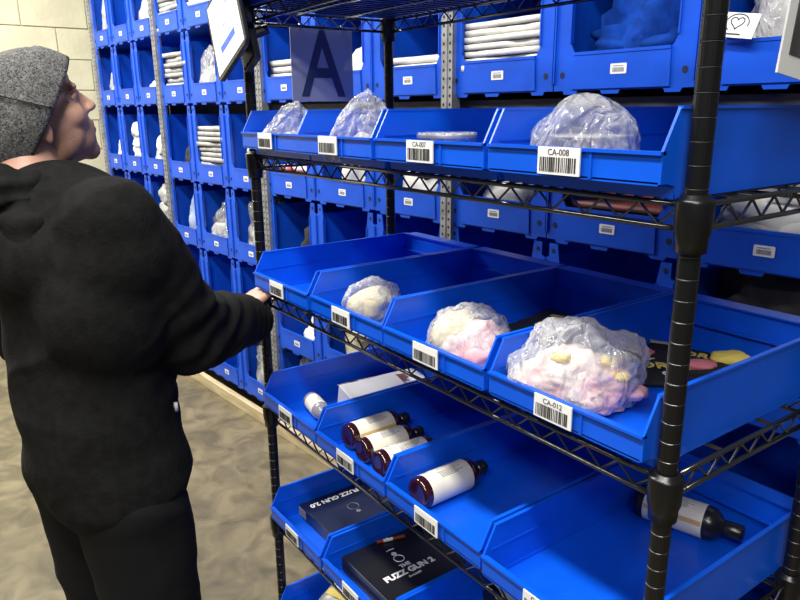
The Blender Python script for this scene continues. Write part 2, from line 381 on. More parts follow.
# second row
inlump(0,1,(.09,.10,.10),GREYCLOTH,'pale lump of bagged cloth','bagged_clothes','clothes',6,ds=.04)
o = slab_mesh('white_packet', .12,.16,.03,3,WHITECLOTH); o = link('white_packet', o); place(o, TOTE[(2,1)][0]+.04,.10,ROWZ[1]+.075,.3); o.rotation_euler=(.5,-.5,WA); tag(o,'small white packet lying alone in the second row','packet')
o = inlump(2,1,(.07,.07,.055),WHITECLOTH,'small white lump under the lone packet','cloth_lump','clothes',7,ds=.03)
stack(3,1,10,.027,GREYCLOTH,'grey_packet','grey poly-bagged packet','packet',9,ds=.03,wfrac=.62)
inlump(4,1,(.13,.14,.11),FILM2,'shiny clear bag of pale garments','plastic_bag','bag',10,amp=.35)
inlump(4,1,(.10,.11,.075),GREYCLOTH,'pale garment inside the clear bag','garment','clothes',11,amp=.3)
inlump(5,1,(.07,.10,.13),WHITECLOTH,'upright white packet behind the tablet','packet','packet',12,ds=.12)
stack(6,1,6,.028,WHITECLOTH,'folded_cloth','folded white cloth','clothes',13,ds=-.02,wfrac=.72)
inlump(7,1,(.12,.10,.085),WHITECLOTH,'heap of folded white cloth','cloth_heap','clothes',14,ds=.04,amp=.2)
stack(8,1,5,.026,WHITECLOTH,'flat_packet','pale flat packet','packet',15,wfrac=.74)
stack(9,1,10,.021,WHITECLOTH,'folded_shirt','folded white shirt','shirt',16,ds=-.005,wfrac=.76,dt=.012,depth=.33)
m = MB()
for a,b in (((-.045,-.04),(-.02,-.015)),((-.02,-.015),(.06,-.03)),((-.045,-.04),(.055,-.055))): m.tube([(a[0],a[1],0),(b[0],b[1],0)],.003,4)
o = m.build('print_outline', INK); place(o, TOTE[(9,1)][0]+.01,.14,ROWZ[1]+.0155+10*.021+.004)
tag(o,'black outline print showing on the topmost folded white shirt','print')
inlump(10,1,(.155,.17,.155),BLUECLOTH,'big crumpled heap of royal blue cloth','cloth_heap','clothes',17,dt=.19,amp=.30,freq=2.3)
inlump(10,1,(.15,.12,.07),BLUECLOTH,'blue cloth folded in front of the heap','cloth','clothes',18,ds=.0,dt=.10,dz=.05,amp=.3,freq=2.6)
inlump(11,1,(.15,.16,.16),FILM2,'white plastic bag of pale clothes','plastic_bag','bag',19,dt=.18,amp=.3)
inlump(11,1,(.13,.14,.125),WHITECLOTH,'pale clothes inside the white bag','clothes','clothes',20,dt=.18,amp=.3)
tg = MB(); tg.box((-.045,-.002,-.028),(.045,.001,.028)); o = tg.build('hang_tag', PAPER)
hp = [(.017*(math.sin(t)**3), .0013*(11*math.cos(t)-4.3*math.cos(2*t)-1.7*math.cos(3*t)-.8*math.cos(4*t))) for t in [k*PI/10 for k in range(21)]]
m = MB(); m.tube([(a*.9,-.0028,b*.85+.006) for a,b in hp],.0012,4); m.tube([(.026*math.cos(k*PI/10),-.0028,.02*math.sin(k*PI/10)+.005) for k in range(-1,14)],.0012,4); m.box((-.018,-.0035,-.022),(.016,-.002,-.019)); m.build('heart_emblem', INK, o)
place(o, TOTE[(11,1)][0]-.115,-.022,ROWZ[1]+.138); o.rotation_euler=(-.35,.15,WA); tag(o,'white hang tag with a heart emblem hanging over the tote lip','tag')
# third row
inlump(0,2,(.05,.08,.09),WHITECLOTH,'thin white cloth','cloth','clothes',21,ds=.06)
for k in range(4): inlump(1,2,(.075,.08,.06),WHITECLOTH,'%s white lumpy packet in the column'%['lowest','second lowest','second highest','highest'][k],'white_packet','packet',22+k,ds=.02,dz=k*.055,dt=.11)
inlump(2,2,(.10,.1,.075),GREYCLOTH,'lower white bagged clothes','bagged_clothes','clothes',27,ds=.02); inlump(2,2,(.06,.08,.075),WHITECLOTH,'upper white cloth twist','cloth','clothes',28,ds=.06,dz=.095)
inlump(3,2,(.05,.05,.075),DARKCLOTH,'small black bundle','bundle','bundle',29,ds=.09,dt=.09)
stack(4,2,11,.027,GREYCLOTH,'grey_packet','grey poly-bagged packet','packet',30,ds=.0,wfrac=.70)
inlump(5,2,(.12,.1,.10),WHITECLOTH,'white packet','packet','packet',32,ds=.03)
stack(6,2,5,.026,REDPAPER,'printed_packet','red printed packet','packet',33,wfrac=.7,ds=.02)
inlump(7,2,(.13,.12,.11),WHITECLOTH,'white packets heap','packet_heap','packet',35,amp=.2)
inlump(8,2,(.14,.12,.12),WHITECLOTH,'white printed cloth heap','cloth_heap','clothes',36,amp=.25)
inlump(8,2,(.05,.05,.04),DARKCLOTH,'small black item on the white cloth','bundle','bundle',37,dz=.10,ds=.03,dt=.08)
inlump(9,2,(.15,.12,.105),GREYCLOTH,'grey packets heap','packet_heap','packet',38,amp=.25)
stack(10,2,5,.023,BROWNPK,'printed_packet','brown printed packet','packet',39,wfrac=.8,dt=.02)
for k in range(3): inlump(11,2,(.165,.12,.075),WHITECLOTH,'%s roll of piled white cloth'%['lowest','middle','highest'][k],'white_cloth','clothes',41+k,dz=k*.06,dt=.13,amp=.22,freq=2.4)
# fourth row
for k in range(3): inlump(2,3,(.08,.09,.075),GREYCLOTH,'%s grey cloth bundle'%['lowest','middle','highest'][k],'cloth_bundle','clothes',46+k,ds=.03,dz=k*.075)
inlump(3,3,(.10,.10,.12),mat('pale_blue_cloth',(.30,.38,.55),.8,noise_amt=.2,bump=.4,bscale=30,bdist=.004),'pale blue cloth','cloth','clothes',50,ds=.07)
inlump(4,3,(.15,.13,.105),DARKFILM,'smoky clear bag','plastic_bag','bag',51,amp=.35); inlump(4,3,(.12,.10,.075),GREYCLOTH,'grey items inside smoky bag','bagged_items','items',52)
inlump(5,3,(.15,.14,.16),DARKFILM,'large smoky clear bag','plastic_bag','bag',53,amp=.35); inlump(5,3,(.12,.10,.10),GREYCLOTH,'grey items inside the large smoky bag','bagged_items','items',54)
inlump(6,3,(.10,.1,.12),DARKCLOTH,'black boxed part','boxed_part','box',55,ds=.06)
m = MB(); m.box((-.05,-.001,-.03),(.05,.001,.03)); t_ = m.build('white_tag', PAPER)
for k in range(3):
    m = MB(); m.box((-.035,-.002,-.016+k*.013),(.03,-.001,-.011+k*.013)); m.build('printed_line', INK, t_)
place(t_, TOTE[(6,3)][0]+.08,-.012,ROWZ[3]+.13); t_.rotation_euler=(-.2,-.15,WA); tag(t_,'white printed tag on the black item in the fourth row','tag')
inlump(11,3,(.15,.14,.18),DARKCLOTH,'dark jacket','jacket','clothes',57)
inlump(6,4,(.09,.09,.09),WHITECLOTH,'small white packets heap','packet_heap','packet',58,ds=.06)
inlump(7,4,(.16,.15,.14),CREAM,'cream cloth heap','cloth_heap','clothes',59,amp=.25); inlump(7,4,(.10,.1,.05),CREAM,'upper cream packet','packet','packet',60,dz=.13,ds=.03)
inlump(5,5,(.14,.13,.16),FILM2,'shiny clear bag','plastic_bag','bag',61,amp=.35); inlump(5,5,(.11,.1,.11),GREYCLOTH,'grey items inside the clear bag','bagged_items','items',62)
inlump(6,5,(.14,.13,.2),FILM2,'tall shiny clear bag','plastic_bag','bag',63,amp=.35); inlump(6,5,(.11,.1,.14),GREYCLOTH,'grey items inside the tall clear bag','bagged_items','items',64)

# ------------------------------------------------------------------ black wire rack
RW, RD = 1.17, .403
SHZ = [1.8265, 1.4943, 1.1528, .8283, .4882, .165]
rack = empty('wire_shelving_rack'); tag(rack, 'black wire shelving rack holding blue shelf bins, in front of tote wall', 'rack')
prof = [(.0, .02), (.0127, .02)]
z = .04
while z < 1.90:
    prof += [(.0127, z-.0012), (.0116, z-.0006), (.0116, z+.0006), (.0127, z+.0012)]; z += .0254
prof += [(.0127, 1.915), (.012, 1.925), (.0, 1.926)]
pm = MB(); pm.lathe(prof, 20); pme = pm.mesh('post', BLACK)
for p in pme.polygons: p.use_smooth = False
fm = MB(); fm.lathe([(0,0),(.017,0),(.017,.012),(.008,.02),(0,.02)],16); fme = fm.mesh('levelling_foot', BLACK)
rg = MB(); z = .04
gm = MB()
while z < 1.90:
    gm.tube([(.0122*math.cos(a*PI/8), .0122*math.sin(a*PI/8), z) for a in range(17)], .0004, 4, cap=False); z += .0254
GROOVE = mat('groove_highlight_metal', (.16,.16,.165), .3, metal=.6)  # paler colour paints in the highlights along the post grooves
gme = gm.mesh('groove_rings', GROOVE)
POSTS = [(0,0),(RW,0),(0,RD),(RW,RD)]
for x,y in POSTS:
    o = link('post', pme, rack, (x,y,0)); link('levelling_foot', fme, o); g_ = link('groove_rings', gme, o); g_['kind']='stuff'
cm = MB(); cm.lathe([(.0128,-.052),(.0175,-.052),(.0185,-.035),(.0205,-.03),(.0215,.004),(.0205,.008),(.0165,.0085),(.016,.013),(.0128,.013)],24); cme = cm.mesh('collar', BLACK, True)
CHROMEW = mat('glossy_black_wire', (.014,.014,.015), .16, spec=.8, coat=.7)
# rails: upper wire, lower wire, zigzag
def rail(a, b, name):
    a = Vector(a); b = Vector(b); L = (b-a).length; d = (b-a)/L
    m = MB(); dz = Vector((0,0,-.0275))
    s0, s1 = a+d*.017, b-d*.017
    m.tube([s0, s1], .0036, 8); m.tube([s0+dz, s1+dz], .0036, 8)
    return m, s0, s1, d, dz
def truss(s0, s1, dz, pitch=.052):
    L = (s1-s0).length; n = int(L/pitch); p = []; d = (s1-s0)/L
    for k in range(2*n+1):
        q = s0+d*(L*k/(2*n)); p.append(q+(dz*.93 if k % 2 else dz*.07))
    m = MB(); m.tube(p, .0021, 6); return m
S0 = {}
fr = [((0,0,0),(RW,0,0),'front_rail'),((0,RD,0),(RW,RD,0),'back_rail'),((0,0,0),(0,RD,0),'side_rail'),((RW,0,0),(RW,RD,0),'side_rail')]
deckm = MB(); nW = 44
for k in range(1, nW): 
    x = RW*k/nW; deckm.tube([(x, .002, .0035),(x, RD-.002, .0035)], .00165, 5, cap=False)
for y in (RD*.33, RD*.66): deckm.tube([(.004,y,-.001),(RW-.004,y,-.001)], .0028, 6)
deckme = deckm.mesh('shelf_deck', CHROMEW, True)
rails = []
for a,b,n in fr:
    mm, s0, s1, d, dz = rail(a,b,n); rails.append((n, mm.mesh(n, CHROMEW, True), truss(s0,s1,dz).mesh('truss_wire', CHROMEW)))
for z in SHZ:
    dk = link('shelf_deck', deckme, rack, (0,0,z)); dk['kind'] = 'stuff'
    for n, rm, tm in rails:
        r_ = link(n, rm, rack, (0,0,z)); link('truss_wire', tm, r_)
    for x,y in POSTS: link('collar', cme, rack, (x,y,z-.0))

# ------------------------------------------------------------------ blue shelf bins on the rack
BW, BD, BH = .276, .445, .100
def shelf_bin_mesh():
    t = .0035; m = MB()
    side = [(-.028,0),(.40,0),(.407,BH),(-.036,BH),(-.062,.052),(-.062,.018),(-.05,.018),(-.033,.014)]
    for x0 in (0, BW-t): m.prism(side, x0, x0+t, 'x')
    m.box((t,-.03,.0),(BW-t,.40,t)); m.prism([(.436,0),(.40,0),(.407,BH),(.443,BH)], t, BW-t, 'x')
    m.prism([(-.062,.018),(-.058,.018),(-.056,.052),(-.062,.052)], t, BW-t, 'x')          # front lip
    m.prism([(-.062,.016),(-.028,.012),(-.028,.016),(-.062,.020)], t, BW-t, 'x')          # ledge
    m.prism([(-.031,0),(-.027,0),(-.028,.016),(-.033,.016)], t, BW-t, 'x')
    m.box((0,-.066,.0495),(BW,-.056,.0535))                                              # rolled lip edge
    for x0,x1 in ((-.0025,.0045),(BW-.0045,BW+.0025)): m.box((x0,-.036,BH-.002),(x1,.408,BH+.0015))  # rim
    m.box((0,.401,BH-.002),(BW,.410,BH+.0015))
    for x0,x1 in ((t,t+.0016),(BW-t-.0016,BW-t)):                                                # inner step on the side walls
        m.box((x0,-.045,.056),(x1,.402,.0595)); m.box((x0,-.03,.0),(x1,.40,.010))
    m.box((t,.394,.056),(BW-t,.401,.0595))
    for xx in (.15, .155): pass
    m.box((BW*.5+.040,-.0642,.018),(BW*.5+.044,-.061,.052))
    return m.mesh('shelf_bin', BLUE)
sbme = shelf_bin_mesh()
lm = MB(); lm.box((-.034,-.0022,-.0165),(.034,0,.0175)); lme = lm.mesh('bin_label', PAPER)
def barcode(seed):
    rr = random.Random(seed); b = MB(); x = -.030
    while x < .028:
        wv = rr.choice((.0009,.0015,.0024)); b.box((x,-.0028,-.013),(x+wv,-.0022,.005)); x += wv+rr.choice((.0009,.0015,.002))
    return b.mesh('barcode', INK)
bcs = [barcode(k) for k in range(4)]
def text_mesh(txt, size, mt, ext=.0002, bold=0):
    c = bpy.data.curves.new('lettering','FONT'); c.body = txt; c.size = size; c.align_x='CENTER'; c.align_y='CENTER'; c.extrude = ext; c.offset = bold
    o = bpy.data.objects.new('tmp', c); COL.objects.link(o); dg = bpy.context.evaluated_depsgraph_get(); dg.update()
    me = bpy.data.meshes.new_from_object(o.evaluated_get(dg)); bpy.data.objects.remove(o); me.materials.clear(); me.materials.append(mt); me.name='lettering'
    return me
BINX = [.020,.306,.588,.874]
shelfword = {1:'upper shelf',2:'second shelf',3:'third shelf',4:'fourth shelf',5:'lowest visible shelf',0:'top shelf'}
binwhat = {(1,0):'holding a small clear bag',(1,1):'holding a peaked clear bag',(1,2):'holding a round clear tub',(1,3):'holding a big ballooned bag',
 (2,0):'standing empty',(2,1):'holding a bagged cream roll',(2,2):'holding a bagged cream and pink bundle',(2,3):'holding black printed cloths and bag',
 (3,0):'holding a small spray can and paper',(3,1):'holding three amber bottles',(3,2):'holding one amber bottle',(3,3):'holding one black bottle lying at its back',
 (4,0):'holding a navy carton',(4,1):'holding a black carton and lip tube',(4,2):'holding printed cans',(4,3):'standing empty',
 (5,0):'holding a striped yellow pouch',(5,1):'standing empty',(5,2):'standing empty',(5,3):'standing empty'}
posw = ['leftmost','second from left','third from left','rightmost']
BIN = {}
def add_bin(si, bi, jit=0):
    if si >= 2: jit += .012
    z = SHZ[si]+.0062+ (0 if si != 1 else -.0)
    o = link('shelf_bin', sbme, None, (BINX[bi], jit+.024, z))
    l = link('bin_label', lme, o, (BW*.5-.004,-.0665,.036)); b = link('barcode', bcs[(si+bi)%4], l); b['kind']='stuff'
    if (si,bi) in ((1,2),(1,3),(2,3),(3,3)):
        t = link('lettering', text_mesh({(1,2):'CA-007',(1,3):'CA-008',(2,3):'CA-012',(3,3):'CA-016'}[(si,bi)], .011, INK), l, (0,-.0024,.0108)); t.rotation_euler=(PI/2,0,0)
    tag(o, 'blue shelf bin %s, %s on %s' % (binwhat.get((si,bi),'standing'), posw[bi], shelfword[si]), 'bin', 'blue shelf bins on the wire rack')
    BIN[(si,bi)] = (BINX[bi], jit+.005, z+.0036)
for si in (1,2,3,4,5):
    for bi in range(4): add_bin(si, bi, [0,.002,-.003,.001][(bi+si)%4])
for bi in range(4): add_bin(0, bi)

def inbin(o, si, bi, fx, y, dz=0, rz=0):
    bx, by, bz = BIN[(si,bi)]; o.location = (bx+fx*BW, y+by, bz+dz); o.rotation_euler = (0,0,rz); return o
# upper shelf bags
def cone_bag(si, bi, seed, label, fx, y, hx, hh, peak):
    bm = bmesh.new(); bmesh.ops.create_icosphere(bm, subdivisions=5, radius=1); off = Vector((seed*3.1,seed*1.7,seed))
    for v in bm.verts:
        c = v.co.copy(); n = noise.noise(c*1.6+off)*.22+(.5-abs(noise.noise(c*3.3+off)))*.22+(.5-abs(noise.noise(c*8+off)))*.06
        q = c*(1+n); zz = max(q.z,-.5)+.5; k = 1-.5*max(0,zz-.5)
        v.co = Vector((q.x*hx*k+peak*max(0,zz-.3)**1.5, q.y*.075*k, zz*hh/1.6))
    me = bpy.data.meshes.new('clear_bag'); bm.to_mesh(me); bm.free(); me.materials.append(FILM)
    for p in me.polygons: p.use_smooth = True
    o = link('clear_bag', me); inbin(o, si, bi, fx, y); tag(o, label, 'bag')
cone_bag(1,0,3,'small clear plastic bag in the leftmost bin of the upper shelf',.26,.055,.058,.118,.012)
cone_bag(1,1,8,'peaked clear plastic bag rising from the upper shelf second bin',.36,.055,.062,.135,.015)
inbin(tag(lump('bagged_part',(.042,.05,.032),71,GREYCLOTH),'pale item inside the small clear bag, upper shelf left','packet'),1,0,.26,.055)
inbin(tag(lump('bagged_part',(.045,.05,.032),72,GREYCLOTH),'pale item inside the peaked clear bag','item'),1,1,.36,.055)
def tub(si,bi,fx,y,dz,r,h,label,parentbits=True):
    m = MB(); m.lathe([(0,0),(r*.94,0),(r*.97,h*.8),(r,h*.8),(r,h),(r*.97,h*1.04),(0,h*1.04)],36); o = m.build('round_tub', FILM2, None, True)
    c = MB(); c.lathe([(0,.003),(r*.9,.003),(r*.9,h*.7),(0,h*.74)],28); c.build('contents', GREYCLOTH, o, True)
    l = MB(); l.lathe([(r*1.0,h*.88),(r*1.006,h*.9),(r*1.006,h*.96),(r*1.0,h*.98)],36); l.build('lid_edge', STEEL, o)
    inbin(o,si,bi,fx,y,dz); tag(o,label,'tub'); return o
tub(1,2,.25,.06,0,.052,.056,'flat round clear tub in the third bin of upper shelf')
tub(1,3,.28,.08,.028,.058,.032,'flat round tub inside the big ballooned bag')
o = lump('clear_bag',(.072,.082,.074),77,FILM,amp=.12,freq=1.4,sub=5); inbin(tag(o,'big ballooned clear bag bulging above the rightmost upper bin','bag'),1,3,.26,.075)
m = MB(); m.box((-.010,-.0015,0),(.010,.0015,.014)); o = inbin(m.build('red_sticker', REDPAPER),1,3,.44,.03,.03); tag(o,'small red printed tag in the ballooned bag','tag')
# second shelf
def cloth_roll(name, r, L, mt, seed):
    """a fabric roll lying down with folds"""
    m = MB(); n = 26; nl = 14; vs = []; fs = []; off = Vector((seed,seed*2,0))
    for i in range(nl+1):
        u = i/nl*2-1; e = (1-abs(u)**4*.35)
        for k in range(n):
            a = 2*PI*k/n; nn = 1+.10*noise.noise(Vector((math.cos(a)*1.5,math.sin(a)*1.5,u*2))+off)+.05*math.sin(a*5+u*3)
            vs.append((r*e*nn*math.cos(a), u*L/2, r*e*nn*math.sin(a)*.8+r*.8))
    for i in range(nl):
        for k in range(n): fs.append((i*n+k,i*n+(k+1)%n,(i+1)*n+(k+1)%n,(i+1)*n+k))
    fs.append(tuple(range(n))); fs.append(tuple(nl*n+k for k in range(n)))
    m.add(vs,fs); return m.build(name, mt, None, True)
o = cloth_roll('cream_cloth_roll',.042,.115,CREAM,3); inbin(o,2,1,.33,.055,0,.5); tag(o,'cream cloth roll inside the clear bag, second shelf','cloth')
o = lump('clear_bag',(.054,.072,.058),81,FILM,amp=.16,sub=5,freq=2.2); inbin(tag(o,'clear bag wrapped round the cream cloth roll','bag'),2,1,.33,.055)
o = cloth_roll('cream_pink_bundle',.046,.13,CREAM,5); inbin(o,2,2,.36,.055,.005,.7); tag(o,'cream cloth bundle in the third bin, second shelf','cloth')
o = lump('pink_cloth',(.062,.06,.050),83,PINKMIX,amp=.25); inbin(tag(o,'pink patterned cloth beside the cream bundle','cloth'),2,2,.55,.055)
o = lump('clear_bag',(.078,.080,.066),84,FILM,amp=.17,sub=5,freq=2.2); inbin(tag(o,'clear bag round the cream and pink bundle','bag'),2,2,.46,.055)
def tee(name, seed, wx, wy, h, mt): return link(name, slab_mesh(name,wx,wy,h,seed,mt,nx=16,ny=12,wob=.012))
o = tee('black_folded_shirt',91,.20,.16,.022,FABBLACK); inbin(o,2,2,.56,.30,.004,.2)
m = MB(); m.prism([(-.05,-.008),(.05,-.006),(.06,.004),(.0,.008),(-.05,.004)],.0,.001,'z'); m.build('tan_print', TANSTRIP, o).location=(0,.01,.030); tag(o,'black folded shirt with a tan print, third bin of second shelf','shirt')
# big bag in rightmost bin
o = lump('pink_white_clothes',(.092,.068,.050),85,PINKMIX,amp=.3,sub=5,freq=2.4); inbin(o,2,3,.31,.058,.004,.9); tag(o,'pink and white patterned clothes inside the biggest clear bag','clothes')
for k,(x,y,zz) in enumerate(((-.03,-.025,.075),(.035,-.020,.068),(.055,-.040,.050))):
    q = lump('yellow_flower',(.014,.012,.008),95+k,YELLOW,o,sub=3,amp=.4,loc=(x,y,zz))
o2 = lump('clear_bag',(.106,.078,.082),86,FILM2,amp=.20,sub=5,freq=2.0); inbin(o2,2,3,.30,.058,.003,.9); tag(o2,'biggest clear plastic bag slumped over pink clothes, second shelf right','bag')
def printed_cloth(label, bi, fx, y, rz, txts, seed):
    o = tee('black_printed_cloth',seed,.15,.105,.010,FABBLACK); inbin(o,2,bi,fx,y,.002,rz)
    for (t,sz,x,yy,mt) in txts:
        q = link('lettering', text_mesh(t,sz,mt,.0006,.0006), o, (x,yy,.0165))
    m = MB(); m.prism([(-.072,-.045),(-.03,-.04),(-.028,-.02),(-.05,.0),(-.07,-.01)],0,.001,'z'); m.build('pink_print',PINK,o).location=(0,0,.0155)
    m = MB(); m.prism([(-.05,.03),(-.01,.036),(.0,.045),(-.055,.046)],0,.001,'z'); m.build('cream_print',CREAM,o).location=(0,0,.0155)
    tag(o,label,'cloth')
printed_cloth('black cloth with DRW lettering, nearer one beside the biggest bag',3,.36,.250,.75,[('DRW',.038,.012,.008,YELLOW),('OUI',.022,.02,-.028,WPRINT)],92)
printed_cloth('black cloth with yellow letters lying at the bin back corner',3,.25,.34,.35,[('DR',.034,.035,.0,YELLOW)],93)
o = tee('crumpled_yellow_cloth',94,.12,.07,.018,FABBLACK); inbin(o,2,3,.55,.345,.003,.9); tag(o,'black cloth with pink and yellow patches behind the right post','cloth')
q = lump('yellow_patch',(.035,.02,.012),98,YELLOW,o,sub=3,loc=(.02,.01,.015)); q = lump('pink_patch',(.03,.018,.010),99,PINK,o,sub=3,loc=(-.04,-.015,.013))

# bottles lying down
def bottle(name, label, si, bi, fx, y, rz, r=.0285, L=.105, neck=.022, cap='cap', glass=AMBER, stripes=True, dz=0, seed=1, cat='bottle'):
    """axis along local +Y from base to neck"""
    o = empty(name); M = Matrix.Translation((0,0,r+.0005)) @ Matrix.Rotation(-PI/2,4,'X')
    m = MB(); m.lathe([(0,.004),(r*.6,.002),(r*.86,.0),(r*.97,.004),(r,.012),(r,L),(r*.93,L+.010),(r*.66,L+.020),(r*.42,L+.026),(r*.40,L+.036),(0,L+.036)],32,0,M); m.build('glass_body', glass, o, True)
    m = MB(); m.lathe([(r*1.008,.018),(r*1.014,.0185),(r*1.014,L-.006),(r*1.008,L-.0055)],40,0,M); lb = m.build('paper_label', BOTLABEL, o, True)
    rr = random.Random(seed)
    def patch(a0,a1,y0,y1,mt,nm):
        b = MB(); n = max(2,int(abs(a1-a0)/.15)); rad = r*1.018
        vs=[];fs=[]
        for i in range(n+1):
            a = a0+(a1-a0)*i/n
            for yy in (y0,y1): vs.append((rad*math.sin(a), yy, r+.0005+rad*math.cos(a)))
        for i in range(n): fs.append((2*i,2*i+1,2*i+3,2*i+2))
        b.add(vs,fs); return b.build(nm, mt, lb)
    if stripes: patch(1.15,1.42,.0195,L-.007,TANSTRIP,'tan_band')
    b = MB(); rad = r*1.02
    def seg(a,y0,y1,da):
        vs=[]
        for aa in (a,a+da):
            for yy in (y0,y1): vs.append((rad*math.sin(aa),yy,r+.0005+rad*math.cos(aa)))
        b.add(vs,[(0,1,3,2)])
    for k in range(9):   # small print lines running along the bottle
        y0 = .045+rr.uniform(0,.01); seg(-.75+k*.11,y0,y0+rr.uniform(.02,L-.065),.035)
    for k in range(7): seg(-.9+k*.09,.024,.036,.045)   # barcode
    for k in range(5): seg(.15+k*.1,.05,L-.02-rr.uniform(0,.02),.05)
    pr = b.build('small_print', GREYINK, lb); pr['kind']='stuff'
    m = MB(); m.lathe([(0,L+.026),(r*.46,L+.026),(r*.48,L+.030),(r*.48,L+.026+neck),(r*.40,L+.029+neck),(0,L+.029+neck)],20,0,M); m.build(cap, BLKPL, o, True)
    inbin(o,si,bi,fx,y,dz,rz); tag(o,label,cat); return o
def bx(si,bi,px): return (px-BIN[(si,bi)][0])/BW
bottle('amber_bottle','amber bottle with cream label, furthest left of the three together',3,1,bx(3,1,.345),.015,.02,r=.031,L=.125,seed=2)
bottle('amber_bottle','amber bottle between two others, third shelf',3,1,bx(3,1,.418),.005,.0,r=.029,L=.12,stripes=False,seed=3)
bottle('amber_bottle','amber bottle with a tan band, rightmost of the three together',3,1,bx(3,1,.495),.000,-.04,r=.031,L=.125,seed=4)
bottle('amber_bottle','amber bottle lying alone in the third bin of third shelf',3,2,bx(3,2,.637),-.005,.02,r=.032,L=.13,stripes=False,seed=5)
bottle('black_bottle','black bottle with cream label lying behind the right front post',3,3,bx(3,3,.905),.335,-1.30,r=.031,L=.13,neck=.030,glass=BLKPL,seed=6)
bottle('small_spray_can','small white labelled can lying in the leftmost bin of third shelf',3,0,bx(3,0,.085),.06,-1.75,r=.023,L=.080,neck=.012,glass=mat('clear_grey_plastic',(.25,.25,.27),.15,spec=.8),stripes=False,seed=7,cat='can')
m = MB(); m.prism([(-.045,0),(.055,0),(.045,.048),(-.03,.060)],0,.17,'y'); o = m.build('white_paper_packet', PAPER, bevel=.004); inbin(o,3,0,bx(3,0,.155),.12,.003,-.1); tag(o,'white folded paper packet beside the small can','packet')
o = link('printed_leaflet', slab_mesh('printed_leaflet',.15,.24,.004,5,PAPER,nx=12,ny=16,wob=.02)); inbin(o,3,0,.45,.27,.03,-.1); tag(o,'white leaflet with red and black print, leftmost bin of third shelf','leaflet')
for k,(x,y,wx_,wy_,mt) in enumerate(((-.045,-.08,.03,.025,INK),(.0,-.06,.035,.03,INK),(.04,-.08,.03,.02,GREYINK),(-.03,-.02,.05,.04,REDPAPER),(.035,-.01,.035,.03,INK),(-.02,.05,.045,.035,BROWNPK),(.04,.06,.04,.04,REDPAPER))):
    b = MB(); b.prism([(x-wx_/2,y-wy_/2),(x+wx_/2,y-wy_/2*.6),(x+wx_/2*.8,y+wy_/2),(x-wx_/2*.6,y+wy_/2)],.0,.0008,'z'); q = b.build('printed_patch', mt, o); q.location.z = .0105
# fourth shelf cartons
def carton(name,label,si,bi,px,y,rz,wx_,wy_,h,mt,lines,flip):
    m = MB(); m.box((-wx_/2,-wy_/2,0),(wx_/2,wy_/2,h)); o = m.build(name, mt, bevel=.0015); inbin(o,si,bi,bx(si,bi,px),y,.001,rz)
    for t,sz,x,yy,bold in lines:
        q = link('lettering', text_mesh(t,sz,WPRINT,.0003,bold), o, (x,yy,h+.0004)); q.rotation_euler=(0,0,flip)
    return tag(o,label,'box')
o = carton('navy_carton','navy carton with upside-down lettering, leftmost bin of fourth shelf',4,0,.158,.150,.0,.235,.235,.036,NAVYCARTON,[('FUZZ GUN 2.0',.024,-.088,-.02,.0008)],-PI/2)
m = MB(); m.tube([(.016*math.cos(a*PI/8)-.02,.016*math.sin(a*PI/8),.0365) for a in range(17)],.0012,4,cap=False); m.build('ring_print', GREYINK, o)
m = MB(); m.lathe([(0,.0362),(.007,.0362),(.007,.0368),(0,.0368)],16,0,Matrix.Translation((.008,0,0))); m.build('dot_print', GREYINK, o)
m = MB(); m.box((-.118,-.119,.006),(-.08,-.1176,.030)); m.build('side_sticker', GREYINK, o)
o = carton('black_carton','black carton with white lettering, second bin of fourth shelf',4,1,.440,.120,0,.245,.235,.040,CARTON,[('THE',.016,-.004,-.01,.0006),('FUZZ GUN 2',.025,.018,-.012,.0012),('BLACKEST',.008,.038,-.01,.0002)],PI/2)
m = MB(); m.tube([(-.032+.013*math.cos(a*PI/8),.013*math.sin(a*PI/8)-.008,.0405) for a in range(17)],.0013,4,cap=False); m.build('ring_print', WPRINT, o)
m = MB(); m.lathe([(0,.0402),(.007,.0402),(.007,.0409),(0,.0409)],16,0,Matrix.Translation((-.054,-.008,0))); m.build('dot_print', WPRINT, o)
m = MB(); m.box((-.074,-.018,.0402),(-.071,.004,.0408)); m.build('dash_print', WPRINT, o)
m = MB(); m.tube([(-.03,.0,.0455),(-.013,.0,.0455)],.0042,10); o = m.build('lip_tube', mat('red_cap',(.45,.05,.04),.4))
m = MB(); m.tube([(-.013,.0,.0455),(.012,.0,.0455)],.0045,10); m.build('white_sleeve', WPRINT, o)
m = MB(); m.tube([(.012,.0,.0455),(.045,.0,.0455)],.0042,10); m.build('brown_end', BROWNPK, o)
inbin(o,4,1,bx(4,1,.335),.13,.001,1.3); tag(o,'thin red and white tube lying on the black carton','tube')
for k in range(2):
    bottle('printed_can',['printed white can, nearer of two on the fourth shelf','printed white can, farther of two on the fourth shelf'][k],4,2,bx(4,2,.715-.072*k),.20,-.15,r=.031,L=.11,seed=11+k,glass=BLKPL,stripes=False,cat='can')
o = link('yellow_pouch', slab_mesh('yellow_pouch',.11,.13,.03,7,mat('grey_foil_pouch',(.30,.29,.27),.35),nx=12,ny=12)); inbin(o,5,0,.35,.10,.035,.1); o.rotation_euler=(.5,0,.1); tag(o,'grey pouch with yellow and white stripes on the lowest visible shelf','pouch')
for k,(y,mt) in enumerate(((-.03,WPRINT),(.015,YELLOW))):
    b = MB(); b.prism([(-.045,y-.012),(.045,y+.008),(.045,y+.026),(-.045,y+.008)],.0,.001,'z'); q = b.build('stripe', mt, o); q.location.z=.031

